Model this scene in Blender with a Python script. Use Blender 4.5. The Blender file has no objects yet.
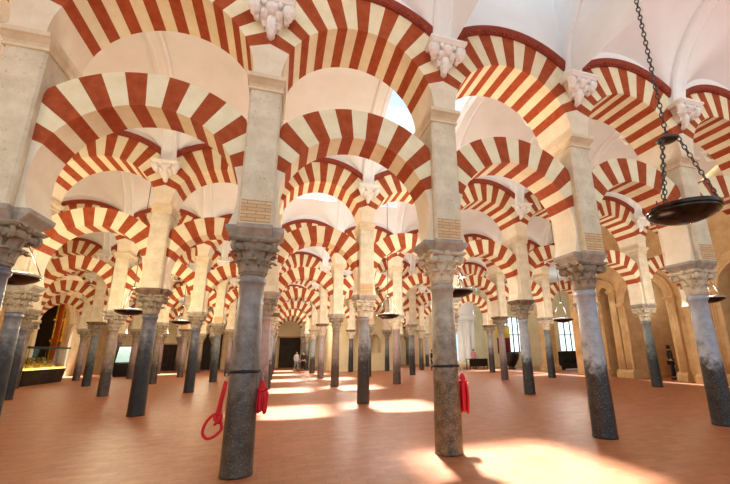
import bpy, bmesh, math, random
from mathutils import Vector, Matrix
random.seed(7)
PI = math.pi
S = bpy.context.scene
COL = S.collection
sin, cos, sqrt = math.sin, math.cos, math.sqrt

# ------------------------------------------------------------------ layout of the hall
X0, Y0, A, B = -3.64105, 6.06124, 3.19345, 6.56316       # first column, column spacing, nave width
HA = A/2
def cx(i): return X0 + i*A
def ry(j): return Y0 + j*B
Z_NECK, Z_CAP, Z_IMP = 2.76, 3.28, 3.49
Z_CORN, Z_UP = 5.79, 6.04
UR, UE = 1.38, 2.12                                     # upper arch radii
LR, LE, LZ = 1.30, 1.87, 3.97                           # lower arch radii and centre height
ZV = 7.36                                                # vault springing
XL, XR, YB = -16.65, 19.1, 46.6

# ------------------------------------------------------------------ helpers
class MB:
    def __init__(s): s.v=[]; s.f=[]; s.m=[]; s.sm=[]
    def poly(s, pts, m=0, smooth=False):
        n=len(s.v); s.v += [tuple(p) for p in pts]; s.f.append(tuple(range(n,n+len(pts)))); s.m.append(m); s.sm.append(smooth)
    def grid(s, rows, m=0, smooth=True, close=False):
        n=len(s.v); k=len(rows[0])
        for r in rows: s.v += [tuple(p) for p in r]
        for a in range(len(rows)-1):
            for b in range(k if close else k-1):
                b2=(b+1)%k
                s.f.append((n+a*k+b, n+a*k+b2, n+(a+1)*k+b2, n+(a+1)*k+b)); s.m.append(m); s.sm.append(smooth)
    def box(s, x0,x1,y0,y1,z0,z1,m=0):
        p=[(x0,y0,z0),(x1,y0,z0),(x1,y1,z0),(x0,y1,z0),(x0,y0,z1),(x1,y0,z1),(x1,y1,z1),(x0,y1,z1)]
        n=len(s.v); s.v+=p
        for q in ((3,2,1,0),(4,5,6,7),(0,1,5,4),(1,2,6,5),(2,3,7,6),(3,0,4,7)):
            s.f.append(tuple(n+i for i in q)); s.m.append(m); s.sm.append(False)
    def loft(s, sections, m=0, smooth=False, cap=True):
        """sections: list of closed point loops with equal counts"""
        s.grid(sections, m, smooth, True)
        if cap:
            s.poly(list(reversed(sections[0])), m); s.poly(sections[-1], m)
    def lathe(s, prof, n=24, c=(0,0,0), m=0, cap=True, smooth=True):
        secs=[[(c[0]+r*cos(2*PI*k/n), c[1]+r*sin(2*PI*k/n), c[2]+z) for k in range(n)] for r,z in prof]
        s.loft(secs, m, smooth, cap)
    def tube(s, pts, r, n=8, m=0, cap=True, closed=False):
        pts=[Vector(p) for p in pts]; secs=[]; up=None; L=len(pts)
        for i,p in enumerate(pts):
            a=pts[(i-1)%L] if (closed or i>0) else p; b=pts[(i+1)%L] if (closed or i<L-1) else p
            t=(b-a)
            if t.length<1e-9: t=Vector((0,0,1))
            t.normalize()
            if up is None: up = t.orthogonal().normalized()
            up = (up - t*up.dot(t))
            if up.length<1e-6: up=t.orthogonal()
            up.normalize(); w=t.cross(up)
            rr=r[i] if isinstance(r,(list,tuple)) else r
            secs.append([p+(up*cos(2*PI*k/n)+w*sin(2*PI*k/n))*rr for k in range(n)])
        if closed: secs.append(secs[0]); s.grid(secs,m,True,True)
        else: s.loft(secs,m,True,cap)
    def mesh(s, name, mats):
        me=bpy.data.meshes.new(name); me.from_pydata(s.v,[],s.f)
        for mt in mats: me.materials.append(mt)
        me.polygons.foreach_set('material_index', s.m); me.polygons.foreach_set('use_smooth', s.sm)
        bm=bmesh.new(); bm.from_mesh(me); bmesh.ops.remove_doubles(bm, verts=bm.verts, dist=1e-5)
        bmesh.ops.recalc_face_normals(bm, faces=bm.faces); bm.to_mesh(me); bm.free()
        me.update(); return me
    def build(s, name, mats, parent=None, loc=(0,0,0), rotz=0):
        if not isinstance(mats,(list,tuple)): mats=[mats]
        return link(name, s.mesh(name,mats), parent, loc, rotz)

def link(name, data, parent=None, loc=(0,0,0), rotz=0):
    o=bpy.data.objects.new(name, data); COL.objects.link(o); o.location=loc; o.rotation_euler=(0,0,rotz)
    if parent: o.parent=parent
    return o
def tag(o, label=None, cat=None, group=None, kind=None):
    if label: o['label']=label
    if cat: o['category']=cat
    if group: o['group']=group
    if kind: o['kind']=kind
    return o
def thing(name, label, cat, loc=(0,0,0), rotz=0, group=None):
    return tag(link(name,None,None,loc,rotz),label,cat,group)

# ------------------------------------------------------------------ materials
def srgb(r,g,b):
    f=lambda c:(c/255/12.92) if c/255<=0.04045 else ((c/255+0.055)/1.055)**2.4
    return (f(r),f(g),f(b),1)
class NT:
    def __init__(s,name,rough=.7,spec=.3,metal=0):
        s.mat=bpy.data.materials.new(name); s.mat.use_nodes=True; s.t=s.mat.node_tree; s.N=s.t.nodes
        s.b=s.N['Principled BSDF']; s.b.inputs['Roughness'].default_value=rough
        s.b.inputs['Specular IOR Level'].default_value=spec; s.b.inputs['Metallic'].default_value=metal
        s.co=None
    def obj(s):
        if not s.co: s.co=s.N.new('ShaderNodeTexCoord')
        return s.co.outputs['Object']
    def L(s,a,b): s.t.links.new(a,b)
    def noise(s,scale,detail=4,rough=.6,vec=None,dist=0):
        n=s.N.new('ShaderNodeTexNoise'); n.inputs['Scale'].default_value=scale; n.inputs['Detail'].default_value=detail
        n.inputs['Roughness'].default_value=rough; n.inputs['Distortion'].default_value=dist
        s.L(vec or s.obj(), n.inputs['Vector']); return n.outputs['Fac']
    def ramp(s,fac,stops):
        r=s.N.new('ShaderNodeValToRGB'); e=r.color_ramp.elements
        while len(e)<len(stops): e.new(.5)
        for k,(p,c) in enumerate(stops): e[k].position=p; e[k].color=c
        s.L(fac,r.inputs['Fac']); return r.outputs['Color']
    def mix(s,fac,a,b,mode='MIX'):
        m=s.N.new('ShaderNodeMix'); m.data_type='RGBA'; m.blend_type=mode
        for sock,v in ((m.inputs['Factor'],fac),(m.inputs['A'],a) if False else (m.inputs[6],a),(m.inputs[7],b)):
            if hasattr(v,'is_linked') or hasattr(v,'node'): s.L(v,sock)
            else: sock.default_value=v
        return m.outputs[2]
    def math(s,op,a,b):
        m=s.N.new('ShaderNodeMath'); m.operation=op
        for k,v in enumerate((a,b)):
            if hasattr(v,'node'): s.L(v,m.inputs[k])
            else: m.inputs[k].default_value=v
        return m.outputs[0]
    def base(s,c):
        if hasattr(c,'node'): s.L(c,s.b.inputs['Base Color'])
        else: s.b.inputs['Base Color'].default_value=c
    def bump(s,h,strength=.3,dist=.02):
        b=s.N.new('ShaderNodeBump'); b.inputs['Strength'].default_value=strength; b.inputs['Distance'].default_value=dist
        s.L(h,b.inputs['Height']); s.L(b.outputs['Normal'],s.b.inputs['Normal'])

def mottled(name, c1, c2, scale=3, rough=.8, bump=.15, spec=.2, detail=5):
    n=NT(name,rough,spec); f=n.noise(scale,detail,.65); n.base(n.ramp(f,[(.3,c1),(.7,c2)]))
    if bump: n.bump(n.noise(scale*9,4),bump,.02)
    return n.mat
def plain(name,c,rough=.6,metal=0,spec=.4):
    n=NT(name,rough,spec,metal); n.base(n.ramp(n.noise(12,3),[(.2,tuple(v*.9 for v in c[:3])+(1,)),(.8,c)])); return n.mat

M={}
M['red']   = mottled('painted_red_brick', srgb(150,64,34), srgb(176,88,50), 7, .85, .2)
M['white'] = mottled('limewashed_voussoir', srgb(228,214,176), srgb(240,230,198), 4, .85, .15)
M['plaster']=mottled('white_vault_plaster', srgb(238,239,238), srgb(246,247,247), 1.5, .9, .05)
M['haunch']= mottled('cream_plaster', srgb(222,206,178), srgb(238,226,204), 2.5, .88, .12)
def pitted(name,c1,c2,pit):
    n=NT(name,.9,.15); c=n.ramp(n.noise(4,5,.65),[(.3,c1),(.7,c2)]); p=n.noise(22,4,.7)
    k=n.ramp(p,[(.30,(1,1,1,1)),(.39,(0,0,0,1))]); n.base(n.mix(n.math('MULTIPLY',k,.7),c,pit)); n.bump(p,.6,.03); return n.mat
M['pier']  = pitted('pitted_limestone', srgb(206,192,164), srgb(230,218,194), srgb(150,130,104))
M['cornice']=mottled('cut_limestone', srgb(208,188,154), srgb(228,212,184), 5, .85, .2)
M['corbel']= mottled('white_stucco', srgb(236,232,224), srgb(246,243,238), 6, .85, .1)
M['rim']   = mottled('dark_red_moulding', srgb(128,56,42), srgb(156,74,56), 8, .8, .1)
M['tan']   = mottled('tan_sandstone', srgb(186,146,98), srgb(214,178,130), 1.6, .85, .25)
M['yellowwall']=mottled('pale_ochre_wall', srgb(214,194,150), srgb(232,216,178), .8, .9, .1)
M['darkwall']=mottled('dark_timber_screen', srgb(34,25,20), srgb(58,42,30), 3, .6, .2)
M['impost']= mottled('grey_limestone_block', srgb(150,140,128), srgb(186,176,160), 6, .85, .5)
M['impost_dark']=mottled('brown_stained_block', srgb(96,74,58), srgb(142,118,98), 6, .85, .5)
M['bronze']= NT('dark_bronze',.2,.5,1); M['bronze'].base(M['bronze'].ramp(M['bronze'].noise(9,5),[(.3,srgb(40,37,35)),(.7,srgb(84,78,72))])); M['bronze']=M['bronze'].mat
M['chain'] = plain('dark_iron',srgb(84,80,78),.4,.8)
M['bowl_rim']=plain('pale_lamp_rim',srgb(205,200,190),.4,.5)
M['rope']  = plain('red_rope',srgb(206,18,28),.55)
M['strap'] = plain('black_strap',srgb(22,20,20),.5)
M['brass'] = plain('hook_metal',srgb(170,165,150),.35,.8)
M['black'] = plain('black_cloth',srgb(22,21,23),.7)
M['glassblack']=plain('black_lacquer',srgb(18,17,18),.3)
M['skin']  = plain('skin_tone',srgb(206,154,126),.55)
M['gold']  = NT('gilded_carving',.35,.5,.6); _g=M['gold']; _h=_g.noise(3.5,6,.75); _g.base(_g.ramp(_h,[(.35,srgb(120,72,20)),(.6,srgb(236,186,60))])); _g.bump(_h,.8,.1); M['gold']=_g.mat
M['orange']= plain('orange_wood',srgb(196,92,32),.5)

def brick():
    n=NT('thin_brick_course',.9,.2); w=n.N.new('ShaderNodeTexBrick'); n.L(n.obj(),w.inputs['Vector'])
    mp=n.N.new('ShaderNodeMapping'); mp.inputs['Rotation'].default_value=(PI/2,0,0); n.L(n.obj(),mp.inputs['Vector']); n.L(mp.outputs[0],w.inputs['Vector'])
    w.inputs['Color1'].default_value=srgb(206,168,124); w.inputs['Color2'].default_value=srgb(220,190,146); w.inputs['Mortar'].default_value=srgb(168,140,110)
    w.inputs['Scale'].default_value=1; w.inputs['Brick Width'].default_value=.26; w.inputs['Row Height'].default_value=.055; w.inputs['Mortar Size'].default_value=.007
    n.base(w.outputs['Color']); n.bump(w.outputs['Fac'],-.5,.02); return n.mat
M['brick']=brick()

def floor_mat():
    n=NT('terracotta_floor_tiles',.34,.45)
    mp=n.N.new('ShaderNodeMapping'); n.L(n.obj(),mp.inputs['Vector'])
    w=n.N.new('ShaderNodeTexBrick'); n.L(mp.outputs[0],w.inputs['Vector'])
    w.inputs['Color1'].default_value=srgb(162,102,60); w.inputs['Color2'].default_value=srgb(184,122,78); w.inputs['Mortar'].default_value=srgb(136,82,60)
    w.inputs['Scale'].default_value=1; w.inputs['Brick Width'].default_value=.34; w.inputs['Row Height'].default_value=.17; w.inputs['Mortar Size'].default_value=.006; w.inputs['Mortar Smooth'].default_value=.4
    f=n.noise(1.6,8,.75); c=n.mix(n.math('MULTIPLY',f,.8), w.outputs['Color'], srgb(146,78,52))
    n.base(c); n.bump(w.outputs['Fac'],-.25,.01)
    r=n.N.new('ShaderNodeMapRange'); r.inputs['To Min'].default_value=.32; r.inputs['To Max'].default_value=.62; n.L(n.noise(5,4),r.inputs['Value']); n.L(r.outputs[0],n.b.inputs['Roughness'])
    return n.mat
M['floor']=floor_mat()

def shaft_mat(name, top, top2, low, low2, h, blur=.35, speck=None, rough=.38):
    """polished stone shaft: worn dark lower part with an irregular edge at height h"""
    n=NT(name,rough,.45)
    sep=n.N.new('ShaderNodeSeparateXYZ'); n.L(n.obj(),sep.inputs[0])
    f=n.noise(5,6,.7)
    big=n.noise(1.6,4,.6)
    ct=n.ramp(f,[(.35,top),(.65,top2)]); cl=n.ramp(f,[(.35,low),(.65,low2)])
    z=n.math('ADD',sep.outputs['Z'],n.math('MULTIPLY',n.math('ADD',f,big),1.3))
    mr=n.N.new('ShaderNodeMapRange'); mr.inputs['From Min'].default_value=h+1.3-blur; mr.inputs['From Max'].default_value=h+1.3+blur; n.L(z,mr.inputs['Value'])
    c=n.mix(mr.outputs[0],cl,ct)
    if speck:
        sp=n.noise(52,3,.7); k=n.ramp(sp,[(.56,(0,0,0,1)),(.66,(1,1,1,1))]); 
        c=n.mix(n.math('MULTIPLY',k,.42),c,speck)
    n.base(c); n.bump(n.noise(25,4,.7),.18,.01)
    return n.mat
SH={
 'ropeA': shaft_mat('grey_granite_shaft',srgb(128,118,112),srgb(158,148,140),srgb(52,43,36),srgb(92,78,66),1.6,.8,srgb(168,152,140)),
 'ropeB': shaft_mat('speckled_granite_shaft',srgb(150,140,124),srgb(182,172,154),srgb(50,38,28),srgb(128,100,72),1.7,.6,srgb(200,180,148)),
 'blue':  shaft_mat('bluish_marble_shaft',srgb(143,147,156),srgb(176,178,185),srgb(19,17,17),srgb(54,48,45),1.35,.2,srgb(160,154,154)),
 'char':  shaft_mat('charcoal_marble_shaft',srgb(77,79,88),srgb(117,117,125),srgb(16,15,18),srgb(39,38,41),1.95,.45),
 'black': shaft_mat('black_marble_shaft',srgb(128,126,128),srgb(156,152,149),srgb(17,16,17),srgb(47,42,39),1.7,.3,srgb(150,140,130)),
 'brown': shaft_mat('brown_marble_shaft',srgb(125,106,93),srgb(150,132,115),srgb(44,36,32),srgb(78,65,56),1.3,.5),
 'rosy':  shaft_mat('rosy_marble_shaft',srgb(143,121,117),srgb(163,139,134),srgb(62,48,47),srgb(91,74,71),1.1,.6),
 'pink':  shaft_mat('pinkish_grey_shaft',srgb(156,145,147),srgb(176,165,165),srgb(76,65,66),srgb(111,97,97),1.2,.6),
 'green': shaft_mat('green_grey_shaft',srgb(103,110,108),srgb(130,136,132),srgb(23,24,25),srgb(54,57,57),1.6,.5),
}
M['cap_stone']=mottled('carved_capital_stone', srgb(190,172,144), srgb(226,212,188), 9, .85, .5)
M['cap_dark'] =mottled('weathered_capital_stone', srgb(124,110,94), srgb(172,156,134), 9, .85, .5)

# ------------------------------------------------------------------ shared meshes for the arcades
def shaft_mesh():
    m=MB(); R=.215
    prof=[(.221,0),(.221,.03),(.217,.05)]+[(R-.035*(k/10)**1.3, .07+(2.62-.07)*k/10) for k in range(11)]+[(.2,2.64),(.212,2.68),(.2,2.72),(.18,Z_NECK)]
    m.lathe(prof,28); return m.mesh('shaft',[SH['blue']])
def capital_mesh():
    m=MB(); z0=Z_NECK; H=Z_CAP-Z_NECK
    m.lathe([(.185,0),(.2,.02),(.185,.05),(.19,.15),(.21,.28),(.25,.4),(.3,.47),(.28,.49)],20,(0,0,z0))
    # abacus with hollowed sides
    def aba(h,s):
        p=[]
        for k in range(4):
            a=k*PI/2
            for t in (-.86,-.5,0,.5,.86):
                r=s*(.80+.2*t*t/.74) ; x,y=r,t*s
                p.append((x*cos(a)-y*sin(a), x*sin(a)+y*cos(a), h))
        return p
    m.loft([aba(z0+.485,.33),aba(z0+.5,.36),aba(z0+.545,.36),aba(z0+H,.375)])
    # two tiers of curled leaves
    for tier,(n,zb,hh,r0,w,off) in enumerate(((8,.04,.22,.195,.075,0),(8,.16,.25,.21,.075,PI/8))):
        for k in range(n):
            a=2*PI*k/n+off; rows_f=[]; rows_b=[]
            for s in range(6):
                t=s/5; r=r0+.10*t**2.2+(.03 if s==4 else .05 if s==5 else 0); z=z0+zb+hh*min(t*1.12,1)-(.06 if s==5 else 0)
                ww=w*(1-.55*t*t)*(1.0+.18*(s%2))
                row=[]; rb=[]
                for u in (-1,-.4,0,.4,1):
                    rr=r+.018*(1-abs(u))
                    row.append(((rr*cos(a)-u*ww*sin(a)),(rr*sin(a)+u*ww*cos(a)),z))
                    rb.append((((rr-.03)*cos(a)-u*ww*sin(a)),((rr-.03)*sin(a)+u*ww*cos(a)),z-.005))
                rows_f.append(row+rb[::-1])
            m.loft(rows_f,0,False)
    # corner volutes and middle flowers
    for k in range(4):
        a=PI/4+k*PI/2; c=Vector((cos(a),sin(a),0)); t=Vector((-sin(a),cos(a),0))
        pts=[]
        for s in range(15):
            th=-.4+s*.62; rr=.085*(1-s/18)
            pts.append(c*(.36+rr*cos(PI/2-th)*.9)+Vector((0,0,z0+.41+rr*sin(PI/2-th))))
        m.tube(pts,[.032-.001*s for s in range(15)],6)
        m.tube([c*.33-t*.055+Vector((0,0,z0+.41)),c*.33+t*.055+Vector((0,0,z0+.41))],.055,8)
        b=k*PI/2; d=Vector((cos(b),sin(b),0))
        m.tube([d*.24+Vector((0,0,z0+.51)),d*.30+Vector((0,0,z0+.52)),d*.335+Vector((0,0,z0+.52))],[.05,.065,.03],8)
    return m.mesh('capital',[M['cap_stone']])
def cross(z,ax,ay,bx,by):
    """cross-shaped plan: arm ax long in X (half width ay), arm by long in Y (half width bx)"""
    p=[(bx,-by),(bx,-ay),(ax,-ay),(ax,ay),(bx,ay),(bx,by),(-bx,by),(-bx,ay),(-ax,ay),(-ax,-ay),(-bx,-ay),(-bx,-by)]
    return [(x,y,z) for x,y in p]
def impost_mesh():
    m=MB(); m.loft([cross(Z_CAP,.29,.25,.24,.30),cross(Z_CAP+.05,.31,.26,.245,.32),cross(Z_CAP+.15,.42,.305,.25,.42),cross(Z_IMP,.425,.31,.255,.43)])
    return m.mesh('impost_block',[M['impost']])
def pier_mesh():
    m=MB(); c=.03; x=.25; y=.43
    pl=[(x-c,-y),(x,-y+c),(x,y-c),(x-c,y),(-x+c,y),(-x,y-c),(-x,-y+c),(-x+c,-y)]
    m.loft([[(a,b,Z_IMP) for a,b in pl],[(a,b,Z_CORN) for a,b in pl]]); return m.mesh('pier',[M['pier']])
def course_mesh():
    m=MB(); 
    m.box(-.215,.215,-.437,-.428,Z_IMP+.02,Z_IMP+.37); return m.mesh('brick_course',[M['brick']])
def cornice_mesh():
    m=MB()
    def rect(x,y,z): return [(x,-y,z),(x,y,z),(-x,y,z),(-x,-y,z)]
    prof=[(.25,.43,0),(.275,.455,.01),(.275,.455,.05),(.262,.44,.06),(.27,.46,.1),(.30,.52,.16),(.30,.55,.18),(.30,.55,.25)]
    m.loft([rect(a,b,Z_CORN+z) for a,b,z in prof]); return m.mesh('cornice',[M['cornice']])
def corbel_mesh():
    """white stucco bracket that carries a vault rib, on both faces of the wall"""
    m=MB(); T=ZV
    for s in (-1,1):
        f=lambda x,y,z:(x,s*(.5+y),T+z)
        def slab(w,d,z0,z1,w2=None,d2=None):
            w2=w2 or w; d2=d2 or d
            m.loft([[f(-w,0,z0),f(-w,d,z0),f(w,d,z0),f(w,0,z0)],[f(-w2,0,z1),f(-w2,d2,z1),f(w2,d2,z1),f(w2,0,z1)]])
        slab(.37,.38,-.05,0); slab(.33,.33,-.10,-.05,.36,.37)
        slab(.13,.08,-.42,-.10,.27,.26)
        def leaf(x0,zt,L,w0,d0,lean):
            secs=[]
            for t in range(9):
                u=t/8; z=zt-L*u; w=w0*sqrt(max(.015,1-u**3))*(1+.22*(t%2)); dep=d0-lean*u+.06*sin(u*PI)
                secs.append([f(x0-w,dep-.09,z),f(x0-w*.7,dep-.01,z),f(x0,dep+.025,z),f(x0+w*.7,dep-.01,z),f(x0+w,dep-.09,z)])
            m.loft(secs,0,False)
        for x0,L,w in ((-.265,.25,.092),(0,.19,.11),(.265,.25,.092)): leaf(x0,-.09,L,w,.28,.04)
        for x0 in (-.12,.12): leaf(x0,-.19,.15,.07,.21,.04)
        leaf(0,-.25,.36,.09,.17,.10)
        for sx in (-1,1):
            pts=[]
            for q in range(13):                            # corner scrolls
                th=q*.62; rr=.08*(1-q/15); pts.append(f(sx*(.30+rr*sin(th)*.8),.25+.05*cos(th),-.20+rr*cos(th)))
            m.tube(pts,[.034-.0015*q for q in range(13)],6)
            m.tube([f(sx*.125,.24,-.13),f(sx*.125,.31,-.135),f(sx*.125,.33,-.135)],[.045,.05,.02],8)
            m.tube([f(sx*.24,.1,-.31),f(sx*.24,.17,-.32),f(sx*.235,.18,-.33)],[.05,.045,.02],8)
    return m.mesh('corbel',[M['corbel']])

def ring(m, segs, rin, rout, zc, y0, y1, step=3.2):
    """voussoirs as sectors; angle 0 is the crown; rout is a function of the angle"""
    P=lambda r,t,y:(r*sin(t),y,zc+r*cos(t))
    for a,b,mi in segs:
        n=max(1,int(round(abs(b-a)/step)))
        for k in range(n):
            t0=math.radians(a+(b-a)*k/n); t1=math.radians(a+(b-a)*(k+1)/n)
            o0,o1=rout(t0),rout(t1)
            m.poly([P(rin,t0,y0),P(rin,t1,y0),P(o1,t1,y0),P(o0,t0,y0)],mi)
            m.poly([P(rin,t0,y1),P(o0,t0,y1),P(o1,t1,y1),P(rin,t1,y1)],mi)
            m.poly([P(rin,t0,y0),P(rin,t0,y1),P(rin,t1,y1),P(rin,t1,y0)],mi)
            m.poly([P(o0,t0,y0),P(o1,t1,y0),P(o1,t1,y1),P(o0,t0,y1)],mi)
        for t,ee in ((segs[0][0],0),(segs[-1][1],1)):
            t=math.radians(t); o=rout(t)
            if (a,b,mi)==(segs[0] if ee==0 else segs[-1]): m.poly([P(rin,t,y0),P(o,t,y0),P(o,t,y1),P(rin,t,y1)],mi)
def stripes(reds, half, end, white=1, red=0, plainm=2, pl=None):
    segs=[]; t=-end; pl=pl or (reds[-1]+half)
    cur=-end
    for c in reds:
        a,b=c-half,c+half
        if a>cur: segs.append((cur,a,plainm if cur==-end and -end<-pl-1 else white))
        segs.append((a,b,red)); cur=b
    segs.append((cur,end,plainm))
    return segs
def lower_mesh():
    m=MB(); clip=HA-.25
    reds=[-64.75,-46.25,-27.75,-9.25,9.25,27.75,46.25,64.75]
    rout=lambda t: min(LE, clip/max(1e-6,abs(sin(t))))
    end=math.degrees(PI-math.acos((LZ-Z_IMP)/LR))
    segs=stripes(reds,4.6,90)
    # below the centre the horseshoe comes in again
    ring(m,segs,LR,rout,LZ,-.3,.3)
    for s in (-1,1):
        n=8
        for k in range(n):
            t0=PI/2+(math.radians(end)-PI/2)*k/n; t1=PI/2+(math.radians(end)-PI/2)*(k+1)/n
            i0=(s*LR*sin(t0),LZ+LR*cos(t0)); i1=(s*LR*sin(t1),LZ+LR*cos(t1)); e0=(s*clip,i0[1]); e1=(s*clip,i1[1])
            for y in (-.3,.3): m.poly([(i0[0],y,i0[1]),(i1[0],y,i1[1]),(e1[0],y,e1[1]),(e0[0],y,e0[1])],2)
            m.poly([(i0[0],-.3,i0[1]),(i0[0],.3,i0[1]),(i1[0],.3,i1[1]),(i1[0],-.3,i1[1])],2)
        m.poly([(s*clip,-.3,LZ),(s*clip,.3,LZ),(s*clip,.3,Z_IMP),(s*clip,-.3,Z_IMP)],2)
    return m.mesh('lower_arch',[M['red'],M['white'],M['haunch']])
UREDS=[-64,-48,-32,-16,0,16,32,48,64]
def upper_mesh():
    m=MB(); rout=lambda t: min(UE, HA/max(1e-6,abs(sin(t))))
    ring(m,stripes(UREDS,4,90),UR,rout,Z_UP,-.5,.5)
    return m.mesh('voussoir_ring',[M['red'],M['white'],M['haunch']])
def rim_mesh():
    m=MB(); tm=math.asin(HA/2.14)
    for s in (-1,1):
        prof=[(UE-.01,.49),(UE-.01,.55),(UE+.05,.58),(UE+.11,.60),(UE+.15,.60),(UE+.15,.49)]
        secs=[]
        for k in range(33):
            t=-tm+2*tm*k/32
            secs.append([(min(r*sin(t),HA) if t>0 else max(r*sin(t),-HA), s*y, Z_UP+r*cos(t)) for r,y in prof])
        m.loft(secs,0,False)
        for k in range(34):                                # little dentils under the lip
            t=-tm*.97+2*tm*.97*k/33; c=UE+.025
            x,z=c*sin(t),Z_UP+c*cos(t); m.box(x-.02,x+.02,min(s*.54,s*.585),max(s*.54,s*.585),z-.02,z+.02)
    return m.mesh('rim_moulding',[M['rim']])
def tymp_mesh():
    m=MB(); n=28
    for k in range(n):
        xa=-HA+2*HA*k/n; xb=-HA+2*HA*(k+1)/n
        za,zb=[Z_UP+sqrt(UE*UE-x*x) for x in (xa,xb)]
        for y in (-.5,.5): m.poly([(xa,y,za),(xb,y,zb),(xb,y,9.0),(xa,y,9.0)])
        m.poly([(xa,-.5,9),(xb,-.5,9),(xb,.5,9),(xa,.5,9)])
    for x in (-HA,HA):
        z=Z_UP+sqrt(UE*UE-HA*HA); m.poly([(x,-.5,z),(x,.5,z),(x,.5,9),(x,-.5,9)])
    return m.mesh('spandrel_wall',[M['plaster']])
ME=dict(shaft=shaft_mesh(),capital=capital_mesh(),impost=impost_mesh(),pier=pier_mesh(),course=course_mesh(),cornice=cornice_mesh(),
        corbel=corbel_mesh(),lower=lower_mesh(),upper=upper_mesh(),rim=rim_mesh(),tymp=tymp_mesh())

# ------------------------------------------------------------------ which columns stand where
ROWS={0:range(-1,6),1:range(-2,7),2:range(-3,7),3:range(-3,7),4:range(-3,7),5:range(-3,7),6:range(-3,7)}
SKIP={(2,5),(3,5),(4,5),(2,6),(3,6),(4,6)}                # taken by the chapel block
SKIP={(3,5),(4,5),(3,6),(4,6),(5,6)}
KIND={(1,0):'ropeA',(2,0):'ropeB',(3,0):'blue',(4,0):'blue',(0,0):'char',(-1,1):'char',(0,1):'char',(1,1):'rosy',(2,1):'black',(3,1):'char',(4,1):'blue',(6,1):'green',
 (-2,2):'char',(-1,2):'brown',(0,2):'char',(2,2):'brown',(3,2):'rosy',(5,2):'rosy',(6,2):'green',(2,3):'pink',(4,3):'black',(0,3):'green',(-1,3):'brown',(6,3):'black'}
# left-to-right order in which each arcade's columns and arches appear in the picture
SEEN={'c':{0:(0, 1, 2, 3, 4, 5), 1:(-1, 0, 1, 2, 3, 4, 5, 6), 2:(-2, -1, 0, 1, 2, 3, 4, 5, 6), 3:(-3, -2, -1, 0, 1, 2, 3, 4, 5, 6), 4:(-3, -2, -1, 0, 1, 2, 3, 4, 5, 6), 5:(-3, -2, -1, 1, 2, 5, 6), 6:(-2, -1, 1, 2, 6)}, 'l':{0:(0, 1, 2, 3, 4), 1:(-1, 0, 1, 2, 3, 4, 5, 6), 2:(-2, -1, 0, 1, 2, 3, 4, 5, 6), 3:(-3, -2, -1, 0, 1, 2, 3, 4, 5), 4:(-4, -3, -2, -1, 0, 1, 2, 3, 4, 5), 5:(-3, -2, -1, 1, 5), 6:(-3, -2, -1, 1, 5)}, 'u':{0:(-1, 0, 1, 2, 3, 4), 1:(-1, 0, 1, 2, 3, 4, 5, 6), 2:(-2, -1, 0, 1, 2, 3, 4, 5, 6), 3:(-3, -2, -1, 0, 1, 2, 3, 4, 5), 4:(-4, -3, -2, -1, 0, 1, 2, 3, 4, 5), 5:(-4, -3, -2, -1, 1, 5), 6:(-4, -3, 1)}}
ORD=['first','second','third','fourth','fifth','sixth','seventh','eighth','ninth','tenth','eleventh','twelfth']
RN=['front','second','third','fourth','fifth','sixth','seventh']
STONE=dict(char='charcoal grey',black='black-footed grey',brown='brown',rosy='rosy brown',green='dark green-grey',blue='blue-grey',pink='pinkish grey')
FRONT={('c',0):'massive stone pier and capital filling the left edge, nearest column to the camera',('c',1):'grey granite front column with black strap and two hanging red ropes',
 ('c',2):'speckled grey-brown front column with black strap and one red rope bundle',('c',3):'blue-grey front column with dark lower half, right of the speckled one',
 ('c',4):'blue-grey front column at the right edge, below the big hanging lamp'}
def lab(kind,i,j,stone='char'):
    what={'c':STONE.get(stone,'grey')+' marble column','l':'lower red-and-white horseshoe arch','u':'upper red-and-white round arch'}[kind]
    if j==0 and (kind,i) in FRONT: return FRONT[(kind,i)]
    s=SEEN[kind].get(j,())
    if i in s:
        k=s.index(i); side=ORD[k]+' from the left' if k<=len(s)//2 else (ORD[len(s)-1-k]+' from the right' if k<len(s)-1 else 'last on the right')
        return '%s, %s in the %s arcade'%(what,side,RN[j])
    if i<0: return '%s, %s one out past the left edge in the %s arcade'%(what,ORD[-i-1],RN[j])
    return '%s hidden behind nearer columns in the %s arcade, bay %s'%(what,RN[j],ORD[i])
def column(i,j):
    k=KIND.get((i,j)) or random.choice(['char','black','brown','rosy','green','blue','pink'])
    t=thing('column',lab('c',i,j,k),'column',(cx(i),ry(j),0),0,'columns of the %s arcade'%RN[j])
    o=link('shaft',ME['shaft'],t); o.material_slots[0].link='OBJECT'; o.material_slots[0].material=SH[k]
    s=1.06 if (i,j) in ((2,0),) else random.uniform(.94,1.03) if j else 1.0
    if (i,j)==(1,0): s=1.0
    o.scale=(s,s,1)
    o=link('capital',ME['capital'],t); 
    if (i+j*2)%3==0 or (i<=0 and j>0) or (i,j)==(1,0): o.material_slots[0].link='OBJECT'; o.material_slots[0].material=M['cap_dark']
    o=link('impost_block',ME['impost'],t)
    if (i,j) in ((2,0),) or (i*3+j)%4==1: o.material_slots[0].link='OBJECT'; o.material_slots[0].material=M['impost_dark'] if j>0 else M['impost']
    p=link('pier',ME['pier'],t)
    if (i,j) in ((1,0),(2,0),(3,0),(4,0)) or (j>0 and (i+j)%3==0): link('brick_course',ME['course'],p)
    link('cornice',ME['cornice'],t); link('corbel',ME['corbel'],t)
    return t
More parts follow.
